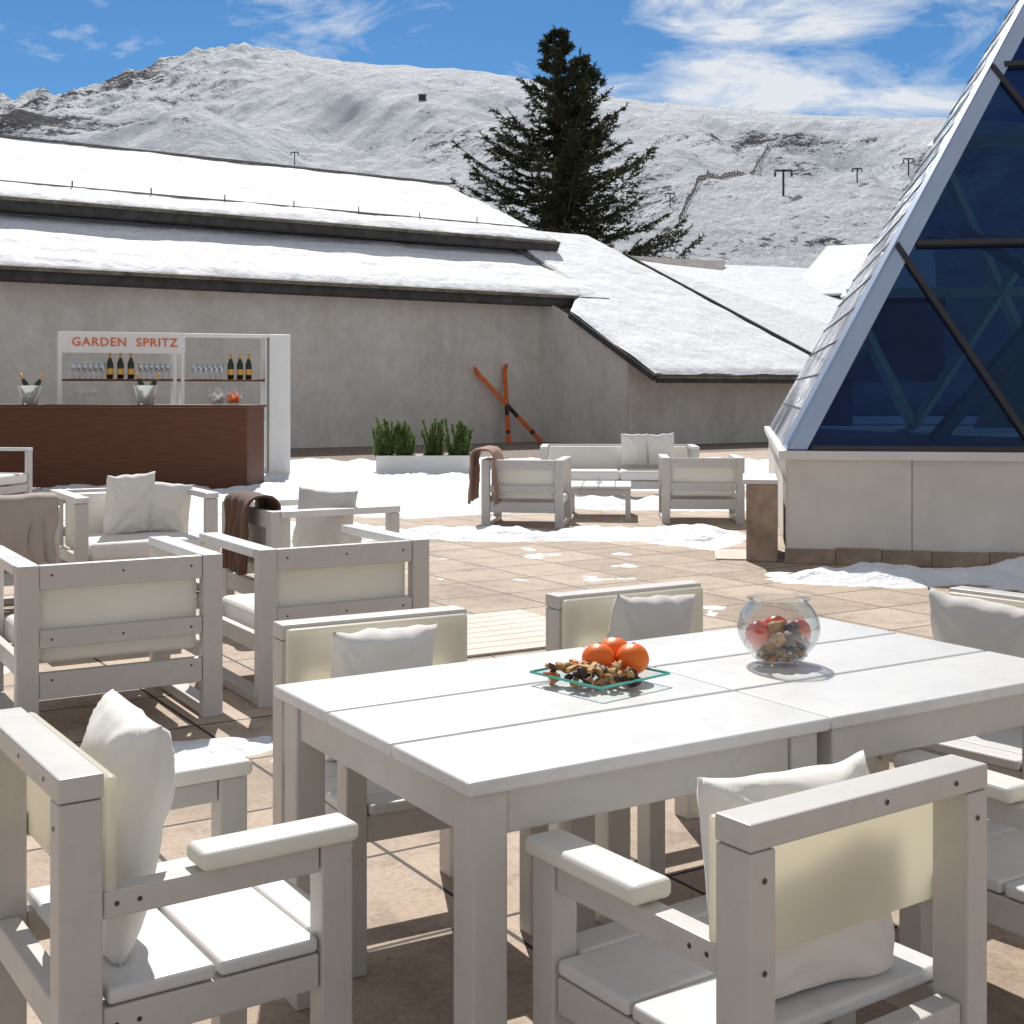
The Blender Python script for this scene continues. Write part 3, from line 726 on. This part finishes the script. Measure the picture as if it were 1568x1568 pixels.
# ------------------------------------------------------------ planter
pt=empty('white_planter_box',(-1.52,22.5,0),R(3))
for y0 in (0,.41): rng(pt,'side',(-.8,.8),(y0,y0+.04),(.0,.36),M_whitepaint,.004)
for x0 in (-.8,.76): rng(pt,'end',(x0,x0+.04),(.042,.408),(0,.36),M_whitepaint,.004)
rng(pt,'soil',(-.758,.758),(.042,.408),(.05,.31),M_gravel,0)
def leafmat(name,c1,c2,tf=.25,sc=2.2):
    m,nt,b=newmat(name); nz=noise_node(nt,sc,4)
    r=ramp(nt,nz.outputs[0],[(.3,c1),(.7,c2)]); nt.links.new(r.outputs[0],b.inputs['Base Color']); b.inputs['Roughness'].default_value=.65; b.inputs['Specular IOR Level'].default_value=.2
    t=N(nt,'ShaderNodeBsdfTranslucent'); nt.links.new(r.outputs[0],t.inputs[0])
    mx=N(nt,'ShaderNodeMixShader'); mx.inputs[0].default_value=tf
    nt.links.new(b.outputs[0],mx.inputs[1]); nt.links.new(t.outputs[0],mx.inputs[2]); nt.links.new(mx.outputs[0],nt.nodes['Material Output'].inputs[0]); return m
M_shrub=leafmat('shrub_leaves',(.08,.13,.04),(.20,.26,.09),.35,9)
M_fir=leafmat('conifer_needles',(.022,.032,.018),(.075,.078,.040),.2,1.1)
def spikes(v,f,p,d,L,n,ln,w,rnd):
    for k in range(n):
        q=p+d*L*rnd.random()
        dr=(d*.8+Vector((rnd.gauss(0,.6),rnd.gauss(0,.6),rnd.gauss(0,.5)))).normalized()
        sd=dr.cross(Vector((rnd.gauss(0,1),rnd.gauss(0,1),rnd.gauss(0,1)))).normalized()
        l=ln*rnd.uniform(.6,1.2); b=len(v)
        v+= [q-sd*w/2,q+sd*w/2,q+dr*l+sd*w*.2,q+dr*l-sd*w*.2]; f.append((b,b+1,b+2,b+3))
rnd=random.Random(3)
for cx,hh in ((-.62,1.0),(-.34,.92),(.22,1.0),(.60,1.04)):
    v=[];f=[]
    for k in range(20):
        p=Vector((cx+rnd.gauss(0,.09),.22+rnd.gauss(0,.06),.30)); d=Vector((rnd.gauss(0,.20),rnd.gauss(0,.2),1)).normalized()
        L=rnd.uniform(.30,.66)*hh
        for q in range(16):
            c=p+d*L*q/15
            spikes(v,f,c,d,.05,15,.08*(1.15-.5*q/15),.018,rnd)
    meshobj('rosemary_shrub',v,f,M_shrub,pt)

# ------------------------------------------------------------ conifer
tr=empty('cedar_tree',(1.95,60,0))
def taper(name,pts,radii,mat,p,seg=8):
    v=[];f=[]
    for i,(q,r) in enumerate(zip(pts,radii)):
        q=Vector(q); 
        d=(Vector(pts[min(i+1,len(pts)-1)])-Vector(pts[max(i-1,0)])).normalized()
        a=d.orthogonal().normalized(); b=d.cross(a)
        for k in range(seg):
            th=2*math.pi*k/seg; v.append(q+a*r*math.cos(th)+b*r*math.sin(th))
    for i in range(len(pts)-1):
        for k in range(seg):
            j=(k+1)%seg; f.append((i*seg+k,i*seg+j,(i+1)*seg+j,(i+1)*seg+k))
    return meshobj(name,v,f,mat,p,True)
taper('trunk',[(0,0,0),(0,0,6),(.1,0,12),(0,0,18.0)],[.45,.36,.2,.02],M_bark,tr)
taper('second_leader',[(.05,0,9),(.8,.1,12),(1.15,.1,17.0)],[.2,.15,.02],M_bark,tr)
fv=[];ff=[];bv=[];bf=[]
def branch(base,dirh,L,rise):
    seg=max(4,int(L/.40)); pts=[]
    wob=rnd.uniform(-.25,.25); side=dirh.cross(Vector((0,0,1))).normalized()
    for i in range(seg+1):
        q=i/seg
        pts.append(Vector(base)+dirh*L*q+side*wob*L*q*q*.5+Vector((0,0,rise*L*q-.12*L*math.sin(q*math.pi)+.06*L*q*q)))
    for i in range(seg):
        a,b=pts[i],pts[i+1]; w=.06*(1-i/seg)*min(1,L/3)+.015
        sd=(b-a).cross(Vector((0,0,1))).normalized(); k=len(bv)
        bv.extend([a-sd*w,a+sd*w,b+sd*w*.8,b-sd*w*.8,a+Vector((0,0,w*1.5)),b+Vector((0,0,w*1.3))]); bf.extend([(k,k+1,k+2,k+3),(k,k+4,k+5,k+3),(k+1,k+4,k+5,k+2)])
        q=(i+1)/seg
        if q<.12: continue
        sl=(.28+.52*L*.22*math.sin(min(1,q*1.05)*math.pi)**.6)
        for sgn in (-1,1):
            for rep in range(2):
                if rnd.random()<.13: continue
                td=(side*sgn*rnd.uniform(.4,.9)+dirh*rnd.uniform(.5,1.1)+Vector((0,0,rnd.uniform(-.15,.5)))).normalized()
                ln=sl*rnd.uniform(.5,1.2)
                spikes(fv,ff,a.lerp(b,rnd.random()),td,ln,int(12+ln*19),.18,.058,rnd)
    spikes(fv,ff,pts[-2],(pts[-1]-pts[-2]).normalized(),(pts[-1]-pts[-2]).length*1.5,22,.18,.05,rnd)
z=4.8
while z<17.7:
    if z>15: Lm=.22+(18.1-z)*.38
    elif z>13.6: Lm=1.35+(15-z)*1.2
    else: Lm=min(7.2,3.2+(13.6-z)*.54)
    for k in range(5):
        a=rnd.random()*2*math.pi
        L=Lm*rnd.uniform(.55,1.12)
        if rnd.random()<.18: L*=.6
        branch((0,0,z+rnd.uniform(-.2,.2)),Vector((math.cos(a),math.sin(a),0)),L,rnd.uniform(.05,.38) if z<14 else rnd.uniform(.35,.7))
    z+=.35 if z<14 else .33
z=11.6
while z<16.8:
    for k in range(3):
        a=rnd.uniform(-1.9,1.9)
        branch((.75+(z-11.6)*.07,.1,z),Vector((math.cos(a),math.sin(a),0)),(.15+(17.1-z)*.40)*rnd.uniform(.6,1.1),rnd.uniform(.3,.7))
    z+=.38
spikes(fv,ff,Vector((0,0,17.3)),Vector((0,0,1)),.9,40,.16,.04,rnd); spikes(fv,ff,Vector((1.15,.1,16.3)),Vector((0,0,1)),.8,40,.16,.04,rnd)
meshobj('needle_foliage',fv,ff,M_fir,tr); meshobj('limbs',bv,bf,M_bark,tr)

# ------------------------------------------------------------ glass pyramid
py=empty('glass_pyramid_skylight',(2.33,11.16,0),R(-10))
W_=8.0; z0=.955; AP=Vector((4,4,8.25))
P_=[Vector((0,0,z0)),Vector((W_,0,z0)),Vector((W_,W_,z0)),Vector((0,W_,z0))]
meshobj('glass_front',[P_[0],P_[1],AP],[(0,1,2)],M_pyr,py)
meshobj('glass_right',[P_[1],P_[2],AP],[(0,1,2)],M_rearglass,py)
meshobj('glass_rear',[P_[2],P_[3],AP],[(0,1,2)],M_pyr,py)
meshobj('metal_side',[P_[3],P_[0],AP],[(0,1,2)],M_clad,py)
ns_=(P_[0]-P_[3]).cross(AP-P_[3]).normalized()
if ns_.x>0: ns_=-ns_
for k in range(1,22):
    q=k/22; a=P_[3].lerp(AP,q)+ns_*.004; b=P_[0].lerp(AP,q)+ns_*.004
    beam(py,'cladding_seam',a,b,.015,.015,M_black,up=tuple(ns_))
nf=(P_[1]-P_[0]).cross(AP-P_[0]).normalized()
if nf.y>0: nf=-nf
def FP(a,b,off=.0):
    l=P_[0].lerp(AP,b); r=P_[1].lerp(AP,b); return l.lerp(r,a)+nf*off
slab(py,'edge_strip',[FP(0,0,.03),FP(.021,0,.03),FP(.5,.96,.03),FP(0,.96,.03)],.05,M_steelblue,down=tuple(-nf))
beam(py,'hip_rail',P_[0]+Vector((-.01,-.01,.03)),AP,.06,.06,M_steelblue)
beam(py,'hip_rail',P_[1],AP,.14,.14,M_steelblue)
beam(py,'sill_rail',P_[0]+Vector((.2,-.01,.02)),P_[1]+Vector((0,-.01,.02)),.08,.05,M_black)
for lev in (.25,.5,.75):
    beam(py,'lattice_bar',FP(.03,lev,.01),FP(.99,lev,.01),.06,.07,M_black,up=tuple(nf))
def pt_on(xf,lev): return Vector((xf*W_,4*lev,z0+(AP.z-z0)*lev))+nf*.01
for k in (1,2,3):
    x=k*.25
    beam(py,'lattice_bar',pt_on(x,0),pt_on(x/2,x) ,.05,.07,M_black,up=tuple(nf))
    beam(py,'lattice_bar',pt_on(x,0),pt_on(.5+x/2,1-x),.05,.07,M_black,up=tuple(nf))
def RP(xf,lev): return Vector((xf*W_,W_-4*lev-.05,z0+(AP.z-z0)*lev))
for lev in (.25,.5): beam(py,'rear_lattice',RP(lev/2,lev),RP(1-lev/2,lev),.12,.12,M_greenstrip)
for x in (.25,.5,.75):
    beam(py,'rear_lattice',RP(x,0),RP(x/2,x),.12,.12,M_greenstrip); beam(py,'rear_lattice',RP(x,0),RP(.5+x/2,1-x),.12,.12,M_greenstrip)
for a,b in (((1.5,2.2,.96),(4.6,3.4,4.6)),((4.6,2.2,.96),(1.9,3.2,3.2))):
    beam(py,'inner_brace',a,b,.12,.12,M_greenstrip)
slab(py,'inner_blind',[(2.15,3.9,1.05),(5.2,3.9,1.05),(4.7,4.0,2.65),(2.9,4.0,2.65)],.03,M_greenstrip,down=(0,1,0))
rng(py,'inner_floor',(.3,7.7),(.3,7.7),(.90,.94),M_panel,0)
rng(py,'radiator',(2.35,3.0),(.5,.6),(.97,1.09),M_whitepaint,.01)
rng(py,'core',(.02,7.98),(.02,7.98),(0,.875),M_fascia,0)
for k in range(6):
    x=-.0+k*1.37; rng(py,'wall_panel',(max(0,x-.35)+.003,min(8,x-.35+1.37)-.003),(-.01,.018),(.12,.876),M_panel,.003)
rng(py,'side_wall',(-.01,.018),(.02,7.98),(.12,.876),M_panel,.002)
rng(py,'coping',(-.07,8.07),(-.07,8.07),(.878,.953),M_cap,.006)
k=0;x=-.02
while x<8:
    w=random.uniform(.35,.6); rng(py,'plinth_stone',(x,min(8,x+w)-.004),(-.045,-.012),(0,.135+random.uniform(-.01,.008)),M_stone,.006); x+=w
sb=empty('stone_pier',(2.33,11.16,0),R(-10))
rng(sb,'pier_body',(-.34,-.075),(.05,.9),(0,.66),M_stone,.01); rng(sb,'pier_cap',(-.37,-.073),(.03,.93),(.662,.70),M_cap,.006)

# ------------------------------------------------------------ camera, light, sky
cam=bpy.data.cameras.new('Camera'); co=bpy.data.objects.new('Camera',cam); link(co)
co.location=(0,0,1.45); co.rotation_euler=(R(90),0,0)
cam.sensor_width=36; cam.lens=36*2017/1568; cam.shift_y=-184/1568; cam.clip_end=12000; cam.clip_start=.05
scene.camera=co
el=R(47); azv=Vector((-.13,.99)).normalized()
S=Vector((azv.x*math.cos(el),azv.y*math.cos(el),math.sin(el)))
sl=bpy.data.lights.new('sun','SUN'); sl.energy=4.95; sl.angle=R(.5); sl.color=(1,.955,.885)
so=bpy.data.objects.new('sun',sl); so.rotation_euler=S.to_track_quat('Z','Y').to_euler(); so.location=(0,0,20); link(so)
w=bpy.data.worlds.new('World'); scene.world=w; w.use_nodes=True; nt=w.node_tree
bg=nt.nodes['Background']; sky=N(nt,'ShaderNodeTexSky'); sky.sky_type='NISHITA'; sky.sun_disc=False
sky.sun_elevation=el; sky.sun_rotation=R(352.5); sky.altitude=2200; sky.air_density=1.0; sky.dust_density=.3; sky.ozone_density=2
tc=N(nt,'ShaderNodeTexCoord')
mp=N(nt,'ShaderNodeMapping'); mp.inputs['Scale'].default_value=(4.5,4.5,12); mp.inputs['Rotation'].default_value=(0,R(20),0); mp.inputs['Location'].default_value=(.35,0,.1)
nt.links.new(tc.outputs['Generated'],mp.inputs[0])
nz=N(nt,'ShaderNodeTexNoise'); nz.inputs['Scale'].default_value=1.7; nz.inputs['Detail'].default_value=12; nz.inputs['Roughness'].default_value=.62; nz.inputs['Distortion'].default_value=.6
nt.links.new(mp.outputs[0],nz.inputs['Vector'])
def blob(c,k0,k1):
    vd=N(nt,'ShaderNodeVectorMath',operation='DISTANCE'); nt.links.new(tc.outputs['Generated'],vd.inputs[0]); vd.inputs[1].default_value=Vector(c).normalized()
    mr=N(nt,'ShaderNodeMapRange'); mr.interpolation_type='SMOOTHSTEP'; mr.inputs[1].default_value=k0; mr.inputs[2].default_value=k1; mr.inputs[3].default_value=1; mr.inputs[4].default_value=0
    nt.links.new(vd.outputs['Value'],mr.inputs[0]); return mr
b1=blob((.24,1,.265),.02,.22); b2=blob((-.13,1,.285),.0,.12)
m1=N(nt,'ShaderNodeMath',operation='MULTIPLY'); m1.inputs[1].default_value=.22; nt.links.new(b1.outputs[0],m1.inputs[0])
m2=N(nt,'ShaderNodeMath',operation='MULTIPLY_ADD'); m2.inputs[1].default_value=.09; nt.links.new(b2.outputs[0],m2.inputs[0]); nt.links.new(m1.outputs[0],m2.inputs[2])
ad=N(nt,'ShaderNodeMath',operation='ADD'); nt.links.new(nz.outputs[0],ad.inputs[0]); nt.links.new(m2.outputs[0],ad.inputs[1])
cr=ramp(nt,ad.outputs[0],[(.57,(0,0,0)),(.67,(.42,.42,.42)),(.77,(1,1,1))])
tint=N(nt,'ShaderNodeMixRGB',blend_type='MULTIPLY'); tint.inputs[0].default_value=1; tint.inputs[2].default_value=(.33,.56,.70,1)
nt.links.new(sky.outputs[0],tint.inputs[1])
mx=N(nt,'ShaderNodeMixRGB'); mx.inputs[2].default_value=(5.9,6.2,6.6,1); nt.links.new(cr.outputs[0],mx.inputs[0]); nt.links.new(tint.outputs[0],mx.inputs[1])
# added fill light: unseen bright wash over the dome, behind and above the viewpoint
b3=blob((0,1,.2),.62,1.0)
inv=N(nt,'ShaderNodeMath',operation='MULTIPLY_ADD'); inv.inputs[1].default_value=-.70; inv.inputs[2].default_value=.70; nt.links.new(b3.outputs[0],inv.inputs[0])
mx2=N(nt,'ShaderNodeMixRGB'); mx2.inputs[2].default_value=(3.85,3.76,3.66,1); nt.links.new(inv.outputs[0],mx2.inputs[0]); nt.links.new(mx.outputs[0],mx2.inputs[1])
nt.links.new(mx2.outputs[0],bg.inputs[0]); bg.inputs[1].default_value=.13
scene.view_settings.view_transform='Standard'; scene.view_settings.look='None'; scene.view_settings.exposure=0
